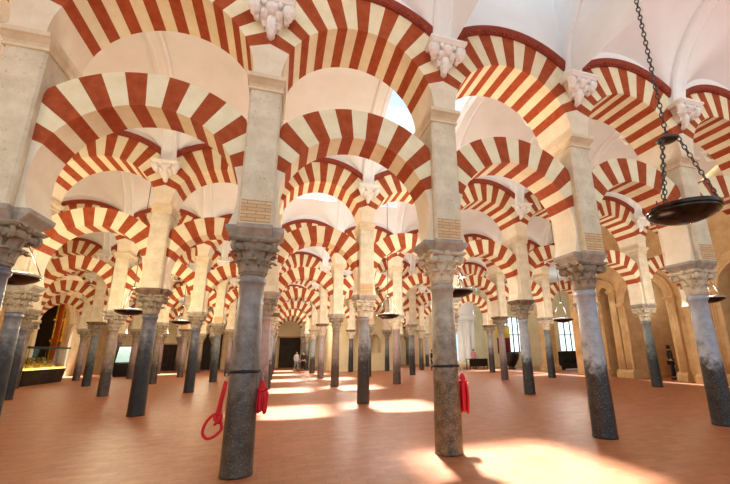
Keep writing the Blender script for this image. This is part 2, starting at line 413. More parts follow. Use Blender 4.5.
def arch(i,j):
    x=cx(i)+HA; y=ry(j)
    o=link('lower_arch',ME['lower'],None,(x,y,0)); tag(o,lab('l',i,j),'arch','lower striped arches of the %s arcade'%RN[j])
    t=thing('upper_arch',lab('u',i,j),'arch',(x,y,0),0,'upper striped arches of the %s arcade'%RN[j])
    link('voussoir_ring',ME['upper'],t); link('rim_moulding',ME['rim'],t); link('spandrel_wall',ME['tymp'],t)
for j,r in ROWS.items():
    for i in r:
        if (i,j) not in SKIP: column(i,j)
    lo,hi=min(r),max(r)
    if j>0: lo-=1; 
    if j in (1,2): hi+=1
    for i in range(lo,hi):
        if not (j>=5 and i in (2,3,4)): arch(i,j)

# ------------------------------------------------------------------ the room shell
def struct(name, m, mats, parent=None):
    o=m.build(name,mats,parent)
    if parent is None: o['kind']='structure'
    return o
m=MB(); m.poly([(XL-6,-9,0),(34,-9,0),(34,YB+1,0),(XL-6,YB+1,0)]); struct('floor',m,M['floor'])

AY=B/2-.5; HV=2.5; LHW,LHH=1.45,1.22
def barrel(y): return ZV+HV*sqrt(max(0,1-(y/AY)**2))
def vz(x,y):
    b=barrel(y); 
    d=max(0,AY-abs(y))                                      # the side vaults rise away from the wall
    if abs(x)<LHW: b=max(b, ZV+(LHH+.72*d)*sqrt(1-(x/LHW)**2)) if d<1.9 else b
    return b
xs=[-HA]+[-LHW*.9999]+[LHW*sin(-PI/2+PI*k/20) for k in range(1,20)]+[LHW*.9999,HA]
ys=[-AY-.1]+[AY*sin(-PI/2+PI*k/28) for k in range(0,29)]+[AY+.1]
OPEN={-1:(0,1,3,4),0:(2,),1:(1,2),2:(1,2),3:(1,2),4:(1,2),5:(-4,-3,-2,1)}
SKYX,SKYY=1.3,2.0; WELL=.9
def rib_mesh():
    m=MB(); n=26
    prof=[(-.21,-.1),(-.21,.09),(-.17,.13),(-.12,.13),(-.10,.10),(.10,.10),(.12,.13),(.17,.13),(.21,.09),(.21,-.1)]
    secs=[]
    for k in range(n+1):
        u=-PI/2+PI*k/n; y=AY*sin(u); z=ZV+HV*cos(u); ny,nz=-sin(u)*HV,-cos(u)*AY; l=sqrt(ny*ny+nz*nz); ny/=l; nz/=l
        secs.append([(px,y+ny*d,z+nz*d) for px,d in prof])
    m.loft(secs,0,False); return m.mesh('vault_rib',[M['plaster']])
RIB=rib_mesh()
for nv in range(-1,6):
    m=MB(); yc=ry(nv)+B/2; lo,hi=(-4,7)
    op=OPEN.get(nv,())
    for i in range(lo,hi):
        xc=cx(i)+HA
        for a in range(len(xs)-1):
            for b in range(len(ys)-1):
                x0,x1,y0,y1=xs[a],xs[a+1],ys[b],ys[b+1]
                if i in op and abs((x0+x1)/2)<SKYX and abs((y0+y1)/2+(1.2 if nv<0 else 0))<(.95 if nv<0 else SKYY): continue
                if nv==-1 and i==2 and abs((x0+x1)/2)<LHW and (y0+y1)/2>WELL: continue
                m.poly([(xc+x,yc+y,vz(x,y)) for x,y in ((x0,y0),(x1,y0),(x1,y1),(x0,y1))],0,True)
        if nv==-1 and i==2:                                # light well against the arcade wall
            for sx in (-1,1): m.poly([(xc+sx*LHW,yc+WELL,ZV),(xc+sx*LHW,yc+AY+.1,ZV),(xc+sx*LHW,yc+AY+.1,13.2),(xc+sx*LHW,yc+WELL,13.2)])
            m.poly([(xc-LHW,yc+WELL,13.2),(xc+LHW,yc+WELL,13.2),(xc+LHW,yc+AY+.1,13.2),(xc-LHW,yc+AY+.1,13.2)]); m.poly([(xc-LHW,yc+AY+.02,8.8),(xc+LHW,yc+AY+.02,8.8),(xc+LHW,yc+AY+.02,13.2),(xc-LHW,yc+AY+.02,13.2)])  # unseen roof added to keep direct sun out; camera side left open to sky
        if i in op:                                        # shaft of the roof light
            X_=[x for a in range(len(xs)-1) for x in xs[a:a+2] if abs((xs[a]+xs[a+1])/2)<SKYX]; Y_=[y for b in range(len(ys)-1) for y in ys[b:b+2] if abs((ys[b]+ys[b+1])/2+(1.2 if nv<0 else 0))<(.95 if nv<0 else SKYY)]
            ax=max(X_); yy=sorted(set(Y_)); top=10.35
            for sx in (-1,1):
                for p,q in zip(yy[:-1],yy[1:]): m.poly([(xc+sx*ax,yc+p,vz(ax,p)),(xc+sx*ax,yc+q,vz(ax,q)),(xc+sx*ax,yc+q,top),(xc+sx*ax,yc+p,top)])
                ay=yy[0] if sx<0 else yy[-1]; m.poly([(xc-ax,yc+ay,vz(0,ay)),(xc+ax,yc+ay,vz(0,ay)),(xc+ax,yc+ay,top),(xc-ax,yc+ay,top)])
    c=struct('ceiling',m,[M['plaster']])
    for i in range(-3,7): link('vault_rib',RIB,c,(cx(i),yc,0))

def arch_wall(m, along, at, thick, u0, u1, z1, arches, mi=0):
    """wall in the XZ or YZ plane with round-headed openings (centre, half width, springing)"""
    P=(lambda u,d,z:(u,at+d,z)) if along=='x' else (lambda u,d,z:(at+d,u,z))
    cuts=[u0]
    for c,w,zs in arches: cuts += [c-w*cos(PI*k/20) for k in range(21)]
    cuts.append(u1)
    def under(u):
        for c,w,zs in arches:
            if abs(u-c)<w: return zs+sqrt(w*w-(u-c)**2)
            if abs(abs(u-c)-w)<1e-6: return zs
        return 0
    for a,b in zip(cuts[:-1],cuts[1:]):
        mid=(a+b)/2; ins=under(mid)>0
        za,zb=(under(a),under(b)) if ins else (0,0)
        for d in (0,thick): m.poly([P(a,d,za),P(b,d,zb),P(b,d,z1),P(a,d,z1)],mi)
        if ins: m.poly([P(a,0,za),P(a,thick,za),P(b,thick,zb),P(b,0,zb)],mi)
    for c,w,zs in arches:
        for s in (-1,1): m.poly([P(c+s*w,0,0),P(c+s*w,thick,0),P(c+s*w,thick,zs),P(c+s*w,0,zs)],mi)
    m.poly([P(u0,0,z1),P(u1,0,z1),P(u1,thick,z1),P(u0,thick,z1)],mi)
    for u in (u0,u1): m.poly([P(u,0,0),P(u,thick,0),P(u,thick,z1),P(u,0,z1)],mi)
# right wall: chapel portals in tan stone
PORT=[(17.97,.34,4.95),(15.4,1.25,4.1),(10.4,1.3,4.1)]
m=MB(); arch_wall(m,'y',XR,.9,-4,21.0,10.2,sorted(PORT)); struct('wall_right',m,M['tan'])
def portal(cwp, label):
    c,PW,PS=cwp
    t=thing('stone_portal',label,'portal',(XR,c,0),0,'chapel portals in the right wall')
    m=MB()                                                  # nested roll mouldings of the arch
    for k,(r,d) in enumerate(((PW+.04,.02),(PW+.15,.05),(PW+.26,.08),(PW+.37,.05))):
        m.tube([(-d-.03,r*cos(a),PS+r*sin(a)) for a in [PI*q/28 for q in range(29)]],.085,8)
    m.build('archivolt',M['tan'],t)
    for s in (-1,1):
        m=MB()
        for r in (PW+.04,PW+.15,PW+.26,PW+.37): m.tube([(-.08 if r>PW+.1 else -.05,s*r,.45),(-.08 if r>PW+.1 else -.05,s*r,PS-.1)],.075,8)
        m.box(-.12,0,s*(PW+.22)-.22,s*(PW+.22)+.22,.4,PS-.12); m.build('jamb',M['tan'],t)
        m=MB(); y=s*(PW+.22)
        m.loft([[(-.3,y-.26,0),(.0,y-.26,0),(0,y+.26,0),(-.3,y+.26,0)],[(-.3,y-.26,.3),(0,y-.26,.3),(0,y+.26,.3),(-.3,y+.26,.3)],[(-.18,y-.26,.45),(0,y-.26,.45),(0,y+.26,.45),(-.18,y+.26,.45)]]); m.build('plinth',M['tan'],t)
        m=MB(); m.loft([[(-.14,y-.3,PS-.14),(0,y-.3,PS-.14),(0,y+.3,PS-.14),(-.14,y+.3,PS-.14)],[(-.26,y-.26,PS-.02),(0,y-.26,PS-.02),(0,y+.26,PS-.02),(-.26,y+.26,PS-.02)],[(-.26,y-.26,PS+.06),(0,y-.26,PS+.06),(0,y+.26,PS+.06),(-.26,y+.26,PS+.06)]]); m.build('jamb_capital',M['tan'],t)
for c,l in zip(PORT,('round moulded stone portal in right wall, farthest from the camera','round moulded stone portal in right wall with a dark doorway and black figure inside','round moulded stone portal in right wall at the right edge of the photo')): portal(c,l)
for j in (1,2):
    t=thing('engaged_pier',('tan engaged pier where the second arcade meets the right wall','tan engaged pier where the third arcade meets the right wall')[j-1],'pier',(cx(7),ry(j),0),0,'engaged piers on the right wall')
    m=MB(); m.box(-.2,XR-cx(7),-.36,.36,.45,3.1); m.build('shaft',M['tan'],t)
    m=MB(); m.loft([[(-q,-w,z),(XR-cx(7),-w,z),(XR-cx(7),w,z),(-q,w,z)] for q,w,z in ((.32,.40,0),(.32,.40,.3),(.2,.36,.45))]); m.build('plinth',M['tan'],t)
    m=MB(); m.loft([[(-q,-w,z),(XR-cx(7),-w,z),(XR-cx(7),w,z),(-q,w,z)] for q,w,z in ((.2,.36,3.1),(.3,.38,3.3),(.4,.40,Z_IMP))]); m.build('impost_block',M['tan'],t)
    m=MB(); m.box(-.25,XR-cx(7),-.4,.4,Z_IMP,Z_UP); m.build('upper_pier',M['tan'],t)
m=MB()                                                      # dim chapels behind the portals
m.box(XR+4.5,XR+4.7,-4,21.0,0,10.2); m.box(XR+.9,XR+4.5,17.15,17.3,0,10.2); m.box(XR+.9,XR+4.5,13.0,13.2,0,10.2); m.box(XR+.9,XR+4.5,8.6,8.8,0,10.2); m.box(XR+.9,XR+4.7,20.8,21.0,0,10.2); m.box(XR+.9,XR+4.5,-4,20.8,7.4,7.6)
struct('wall_chapel',m,M['tan'])
# side chapel beyond the right wall, with tall bright windows
m=MB(); m.box(19.5,33,33,33.3,0,1.35); m.box(19.5,33,33,33.3,4.9,9); m.box(33,33.3,21.0,33.3,0,9)
WIN=((21.4,23.8),(28.2,31.2))
for a,b in ((19.5,21.4),(23.8,28.2),(31.2,33)): m.box(a,b,33,33.3,1.35,4.9)
m.box(XR+4.7,33,21.0,21.2,0,9); struct('wall_back_right',m,M['yellowwall'])
m=MB(); m.box(XR,33.3,21.0,YB,8.6,8.8); struct('ceiling',m,M['plaster'])
n=NT('bright_window_daylight',.5); n.base(srgb(220,240,245)); n.b.inputs['Emission Color'].default_value=(.72,.93,1,1); n.b.inputs['Emission Strength'].default_value=2.2; M['daylight']=n.mat
for k,(a,b) in enumerate(WIN):
    m=MB(); m.box(a,b,33.12,33.16,1.35,4.9); w=struct('window_%d'%(k+1),m,M['daylight'])
    m=MB()
    for x in [a+(b-a)*q/4 for q in range(5)]: m.box(x-.05,x+.05,33.04,33.12,1.35,4.9)
    for z in (1.4,3.1,4.85): m.box(a,b,33.05,33.11,z-.04,z+.04)
    m.build('window_frame',M['chain'],w)
m=MB(); arch_wall(m,'y',XL,-.3,-9,YB,10.2,[(35.6,2.2,4.1)]); struct('wall_left',m,M['tan'])
m=MB(); m.box(XL-5,20,YB,YB+.3,0,10.2); struct('wall_back',m,M['yellowwall'])
m=MB(); m.box(XL-.3,XR+1,ry(6)-.45,YB+.3,9.0,9.2); struct('ceiling',m,M['plaster'])
m=MB(); m.box(20,33.3,YB-8,YB-7.7,0,9); struct('wall_side',m,M['yellowwall'])
# dark timber screens in the back wall; central near-black panel stands in for a dark opening
for k,(a,b,h) in enumerate(((-12.1,-9.6,2.7),(-8.9,-6,3.8),(.1,2.5,3.4),(-5.4,-3.2,3.3))):
    m=MB(); m.box(a,b,YB-.1,YB-.02,0,h)
    d=struct('door_%d'%(k+1),m,M['darkwall'])
    m=MB(); m.box(a-.15,a,YB-.2,YB,0,h+.15); m.box(b,b+.15,YB-.2,YB,0,h+.15); m.box(a-.15,b+.15,YB-.2,YB,h,h+.15); m.build('door_frame',M['tan'],d)
    m=MB()
    for q in range(1,6): x=a+(b-a)*q/6; m.box(x-.03,x+.03,YB-.14,YB-.1,.1,h-.1)
    for z in (.5,h*.5,h-.4): m.box(a,b,YB-.15,YB-.11,z-.05,z+.05)
    m.build('door_panel',M['darkwall'],d)
# chapel block with a niche, standing in the fifth nave
m=MB(); arch_wall(m,'x',33.4,.7,4.6,10.5,9.4,[(8.3,.42,2.7)]); m.box(4.6,4.9,34.1,YB,0,9.4); m.box(10.2,10.5,34.1,YB,0,9.4); m.box(7.6,9.0,34.05,34.15,0,4)
struct('wall_middle',m,M['yellowwall'])
t=thing('wall_niche','small round-headed niche in the pale chapel wall','niche',(8.3,33.4,0))
m=MB(); m.box(-.42,.42,.0,.68,0,1.55); m.build('niche_sill',M['yellowwall'],t)
m=MB(); pts=[(-.47,-.03,1.55),(-.47,-.03,2.75)]+[(-.47*cos(PI*k/12),-.03,2.75+.47*sin(PI*k/12)) for k in range(1,12)]+[(.47,-.03,2.75),(.47,-.03,1.55)]
m.tube(pts,.05,6); m.build('niche_moulding',M['cornice'],t)
t=thing('stone_pier','square tan stone pier left of the bright window at right rear','pier',(20.7,25.6,0))
m=MB(); m.box(-.4,.4,-.4,.4,.45,4.2); m.build('shaft',M['tan'],t)
m=MB(); m.loft([[(-q,-q,z),(q,-q,z),(q,q,z),(-q,q,z)] for q,z in ((.55,0),(.55,.3),(.42,.45))]); m.build('plinth',M['tan'],t)
m=MB(); m.loft([[(-q,-q,z),(q,-q,z),(q,q,z),(-q,q,z)] for q,z in ((.4,4.2),(.55,4.4),(.55,4.55),(.42,4.56),(.42,8.58))]); m.build('upper_pier',M['tan'],t)
# clustered pale pier by the desk
t=thing('clustered_pier','tall pale clustered stone pier with ringed capital behind the desk','pier',(17.8,34.0,0))
m=MB(); m.lathe([(.62,0),(.62,9)],12)
for k in range(6):
    a=k*PI/3+.3; m.lathe([(.3,.6),(.24,.8),(.24,4.6)],10,(.62*cos(a),.62*sin(a),0))
m.build('shaft_cluster',M['plaster'],t)
m=MB(); m.lathe([(1.05,0),(1.05,.5),(.95,.62)],12); m.build('base',M['cornice'],t)
m=MB(); m.lathe([(.9,4.5),(1.0,4.65),(.92,4.7),(1.08,4.95),(1.12,5.05)],12); m.build('capital',M['plaster'],t)
m=MB(); m.lathe([(.9,5.05),(.85,8.6)],12); m.build('upper_pier',M['plaster'],t)

# ------------------------------------------------------------------ left portal, showcase, information board
t=thing('arched_portal','large round stone portal with open orange door leaf in far left wall','portal',(XL,35.6,0))
m=MB()
for r,d in ((2.25,.03),(2.43,.08),(2.6,.05)): m.tube([(d,r*cos(a),4.1+r*sin(a)) for a in [PI*q/28 for q in range(29)]],.1,8)
m.build('archivolt',M['cornice'],t)
for s in (-1,1):
    m=MB(); m.box(0,.16,s*2.43-.2,s*2.43+.2,0,4.1); m.box(0,.24,s*2.43-.24,s*2.43+.24,3.95,4.15); m.box(0,.24,s*2.43-.24,s*2.43+.24,0,.4); m.build('jamb',M['cornice'],t)
m=MB(); m.box(-.34,-.02,.95,1.05,0,5.7)
for z in (.4,2.2,4.0): m.box(-.29,-.07,.92,.95,z,z+1.5)
m.build('door_leaf',M['orange'],t)
m=MB(); m.box(XL-5,XL-4.8,31,42,0,8); m.box(XL-4.8,XL-.3,31,31.2,0,8); m.box(XL-4.8,XL-.3,41.8,42,0,8); m.box(XL-4.8,XL-.3,31.2,41.8,7.8,8); struct('wall_side_chapel',m,M['darkwall'])
t=thing('gilded_altarpiece','gilded carved altarpiece glowing inside the far left portal','altarpiece',(XL-1.45,40.4,0))
m=MB(); m.box(-.75,.75,0,.5,1.1,6.8)
for x in (-.65,-.22,.22,.65):
    for z in (1.2,3.1,4.9): m.lathe([(.12,0),(.09,.1),(.1,.8),(.08,1.5),(.14,1.6)],8,(x,-.12,z))
for z in (1.1,2.95,4.75,6.6): m.box(-.8,.8,-.25,.5,z-.1,z+.08)
m.build('retable',M['gold'],t)
m=MB(); m.box(-.8,.8,-.6,.4,0,1.0); m.build('altar_table',M['gold'],t)

t=thing('display_case','long glass display case on dark base, yellow-lit books inside','display case',(-13.6,27.0,0)); t.scale=(1,1.1,1)
m=MB(); m.loft([[(-1.1,0.05,0),(0,.05,0),(0,3.85,0),(-1.1,3.85,0)],[(-1.2,-.05,.85),(.1,-.05,.85),(.1,3.95,.85),(-1.2,3.95,.85)]]); m.build('base',M['darkwall'],t)
n=NT('clear_case_glass',.03,.5); n.base((.95,1,.98,1)); n.b.inputs['Transmission Weight'].default_value=1; n.b.inputs['IOR'].default_value=1.15; M['glass']=n.mat
m=MB(); m.box(.08,.095,-.03,3.93,.9,2.1); m.box(-1.19,-1.175,-.03,3.93,.9,2.1); m.box(-1.17,.07,-.04,-.025,.9,2.1); m.box(-1.17,.07,3.92,3.935,.9,2.1); m.build('glass_pane',M['glass'],t)
m=MB(); m.box(-1.25,.14,-.08,3.98,2.1,2.2)
m.build('case_top',M['glassblack'],t)
n=NT('lit_case_shelf',.5); n.base(srgb(240,210,110)); n.b.inputs['Emission Color'].default_value=(1,.72,.2,1); n.b.inputs['Emission Strength'].default_value=3; M['lit']=n.mat
m=MB(); m.box(-1.15,.06,0,3.9,.86,.95); m.build('lit_shelf',M['lit'],t)
m=MB()
for q in range(2): m.box(-1.0+q*.3,-.75+q*.3,.05,3.85,.95,1.42-.2*q)
m.build('tiered_stand',M['gold'],t)
pal=[srgb(232,214,140),srgb(216,190,90),srgb(240,230,180),srgb(200,170,80)]
bm_=[plain('pale_binding_%d'%k,c,.7) for k,c in enumerate(pal)]
for tier in range(3):
    for k in range((1,2,3)[tier],7):
        x=[-.3,-.56,-.87][tier]; z=[.955,1.225,1.425][tier]; y=27.0+.25+k*.57+.06*(tier%2); m=MB(); w=.17
        # an open booklet leaning back: two covers meeting at a spine
        m.loft([[(-.05,-w,0),(.03,-w,0),(.05,0,0),(.03,w,0),(-.05,w,0),(-.02,0,0)],[(-.12,-w,.15),(-.06,-w,.15),(-.03,0,.15),(-.06,w,.15),(-.12,w,.15),(-.09,0,.15)]])
        o=m.build('booklet',bm_[(k+tier)%4],None,(-13.6+x,y,z)); tag(o,'small pale booklet, %s tier of the lit display case, %s from the left'%(['front','middle','back'][tier],ORD[k-(1,2,3)[tier]]),'booklet','booklets on the %s tier'%['front','middle','back'][tier])

t=thing('information_board','pale cyan lit information board on black stand in far left','board',(-11.45,35.6,0))
n=NT('lit_cyan_panel',.4); v=n.N.new('ShaderNodeTexVoronoi'); v.inputs['Scale'].default_value=3.2; n.L(n.obj(),v.inputs['Vector'])
c_=n.ramp(v.outputs['Distance'],[(.12,srgb(70,130,140)),(.22,srgb(190,232,236))]); n.base(c_); n.L(c_,n.b.inputs['Emission Color']); n.b.inputs['Emission Strength'].default_value=.6; M['cyan']=n.mat
m=MB(); m.loft([[(-.75,-.02,1.1),(.75,-.02,1.1),(.75,.03,1.1),(-.75,.03,1.1)],[(-.75,.38,2.3),(.75,.38,2.3),(.75,.43,2.3),(-.75,.43,2.3)]]); m.build('panel',M['cyan'],t)
m=MB(); m.loft([[(-.83,.04,1.02),(.83,.04,1.02),(.83,.1,1.02),(-.83,.1,1.02)],[(-.83,.46,2.38),(.83,.46,2.38),(.83,.52,2.38),(-.83,.52,2.38)]])
for s in (-1,1): m.loft([[(s*.79-.04,-.05,1.03),(s*.79+.04,-.05,1.03),(s*.79+.04,.06,1.03),(s*.79-.04,.06,1.03)],[(s*.79-.04,.36,2.38),(s*.79+.04,.36,2.38),(s*.79+.04,.5,2.38),(s*.79-.04,.5,2.38)]])
m.build('board_frame',M['glassblack'],t)
m=MB(); m.box(-.8,.8,.0,.5,0,1.0); m.build('stand',M['glassblack'],t)

# ------------------------------------------------------------------ hanging lamps
def chain_links(m,a,b,r=.022,L=.085,th=.008):
    a,b=Vector(a),Vector(b); d=b-a; n=max(2,int(d.length/(L*.78))); d.normalize(); u=d.orthogonal().normalized(); w=d.cross(u)
    for k in range(n):
        c=a+(b-a)*((k+.5)/n); s=u if k%2 else w
        m.tube([c+d*(L/2*cos(q*PI/4))+s*(r*sin(q*PI/4)) for q in range(8)],th,5,0,False,True)
def lamp(x,y,z,R,label,fine=False):
    t=thing('hanging_lamp',label,'lamp',(x,y,z),0,'dish lamps hanging on chains')
    m=MB(); n=40 if fine else 24
    m.lathe([(.0,-.15*R/.55),(.2*R,-.145*R/.55),(.5*R,-.12*R/.55),(.8*R,-.06*R/.55),(.97*R,0),(R,.03),(.97*R,.035),(.93*R,.02),(.75*R,-.03*R/.55),(.4*R,-.08*R/.55),(0,-.1*R/.55)],n,(0,0,0),0,False)
    m.build('bowl',M['bronze'],t)
    m=MB(); m.lathe([(R*1.0,.028),(R*1.025,.03),(R*1.025,.075),(R*.99,.08),(R*.985,.03)],n,(0,0,0),0,False); m.build('rim',M['bowl_rim'] if not fine else M['bronze'],t)
    hub=.95 if fine else .9
    m=MB(); m.lathe([(0,hub-.03),(.09,hub-.025),(.12,hub),(.09,hub+.025),(0,hub+.03)],16,(0,0,0),0,False); m.build('hub',M['chain'],t)
    for k in range(3):
        a=(3.3 if fine else .35)+2*PI*k/3; p=(R*.97*cos(a),R*.97*sin(a),.07); q=(.1*cos(a),.1*sin(a),hub); m=MB()
        if fine: chain_links(m,p,q,.02,.075,.0065)
        else: m.tube([p,q],.012,5)
        m.build('chain',M['chain'],t)
    m=MB(); top=9.84-z
    if fine:
        chain_links(m,(0,0,hub+.03),(0,0,top),.022,.085,.0075)
        s=MB()
        for a in (1.2,2.9,5.4): s=MB(); s.tube([(R*.85*cos(a),R*.85*sin(a),-.03),(R*.85*cos(a),R*.85*sin(a),.16)],[.012,.006],6); s.build('candle_spike',M['chain'],t)
    else: m.tube([(0,0,hub),(0,0,top)],.014,5)
    m.build('chain',M['chain'],t); return t
lamp(4.27,2.78,3.05,.345,'large dark bronze dish lamp hanging near the camera at upper right',True)
lamp(-5.3,9.34,3.15,.5,'dark dish lamp hanging at left edge beside the nearest capital')
lamp(-5.25,15.9,3.15,.5,'dark dish lamp hanging left of the black column in the second arcade')
lamp(-5.0,22.47,3.28,.5,'dark dish lamp hanging right of the black column in the second arcade')
lamp(4.55,15.9,3.14,.5,'dark dish lamp hanging in the middle in front of the niche wall')
lamp(4.63,9.34,3.17,.5,'dark dish lamp peeping out right of the speckled column with rope')
lamp(13.93,15.9,3.06,.5,'dark dish lamp hanging before the bright window at right')
lamp(14.62,9.34,3.25,.5,'dark dish lamp peeping out behind the rightmost front column')

# ------------------------------------------------------------------ straps and barrier ropes on two front columns
def strap(i,label,r=.211):
    m=MB(); m.lathe([(r,1.34),(r+.014,1.342),(r+.014,1.378),(r,1.38)],32,(0,0,0),0,False)
    m.box(-.02,.02,-r-.025,-r-.012,1.335,1.385)
    tag(m.build('strap',M['strap'],None,(cx(i),ry(0),0)),label,'strap')
strap(1,'black strap buckled round the front column with two red ropes')
strap(2,'black strap buckled round the speckled front column with one red rope',.222)
def hook(t,p):
    m=MB(); p=Vector(p); m.tube([p,p+Vector((0,0,-.05)),p+Vector((.01,-.01,-.09)),p+Vector((0,-.02,-.11))],.008,6); m.tube([p+Vector((0,0,-.01)),p+Vector((0,0,-.045))],.014,8); m.build('hook',M['brass'],t)
def smooth(pts,n=8):
    P=[Vector(p) for p in pts]; out=[]
    for k in range(len(P)-1):
        a,b,c,d=P[max(k-1,0)],P[k],P[k+1],P[min(k+2,len(P)-1)]
        for q in range(n):
            u=q/n; out.append(.5*((2*b)+(c-a)*u+(2*a-5*b+4*c-d)*u*u+(3*b-a-3*c+d)*u**3))
    out.append(P[-1]); return out
t=thing('barrier_rope','coiled red barrier rope hanging in a loop left of front column','rope',(cx(1)-.20,ry(0)-.13,0))
hook(t,(-.02,-.03,1.34))
P_=[(-.02,-.05,1.24),(-.045,-.07,1.1),(-.075,-.08,.92),(-.09,-.09,.78),(-.05,-.09,.71),(-.03,-.08,.80),(-.09,-.09,.83),(-.15,-.10,.80),(-.215,-.10,.71),(-.235,-.10,.60),(-.18,-.10,.53),(-.09,-.09,.55),(-.02,-.08,.62),(-.02,-.08,.68),(-.05,-.07,.80),(-.045,-.06,.95),(-.025,-.06,1.1),(-.01,-.05,1.23)]
m=MB(); m.tube(smooth(P_),.02,8); m.build('rope',M['rope'],t)
m=MB(); m.tube(smooth([(-.09,-.13,.74),(-.115,-.10,.80),(-.09,-.06,.82),(-.05,-.09,.80),(-.06,-.13,.74),(-.095,-.12,.70),(-.07,-.07,.72)]),.019,8); m.build('knot',M['rope'],t)
def bundle(x,y,label,k=1,low=.62):
    t=thing('barrier_rope',label,'rope',(x,y,0)); hook(t,(0,0,1.33)); m=MB()
    for q in range(6):
        a=q*1.05; dx,dy=.045*cos(a)*k+.015*q/6,.035*sin(a); b=low+.05*((q*37)%5)/5
        m.tube(smooth([(0,0,1.23),(dx*.7,dy*.7,1.14),(dx*1.5,dy*1.3,.98),(dx*1.6,dy*1.5,low+.18),(dx*1.3,dy*1.5,b),(dx*1.0+.02,dy*.9,b+.02),(dx*1.0+.03,dy*.9,low+.23),(dx*.8+.02,dy*.7,1.08),(0,0,1.22)],5),.021,7)
    m.build('rope',M['rope'],t)
    m=MB(); m.tube([(.062*cos(a*PI/8)+.012,.05*sin(a*PI/8),1.1+.01*sin(a)) for a in range(16)],.02,7,0,False,True); m.build('binding',M['rope'],t)
bundle(cx(1)+.26,ry(0)-.05,'folded bundle of red barrier rope hanging right of front column',1,.80)
bundle(cx(2)+.28,ry(0)-.05,'folded bundle of red barrier rope hanging on the speckled front column',1.25)

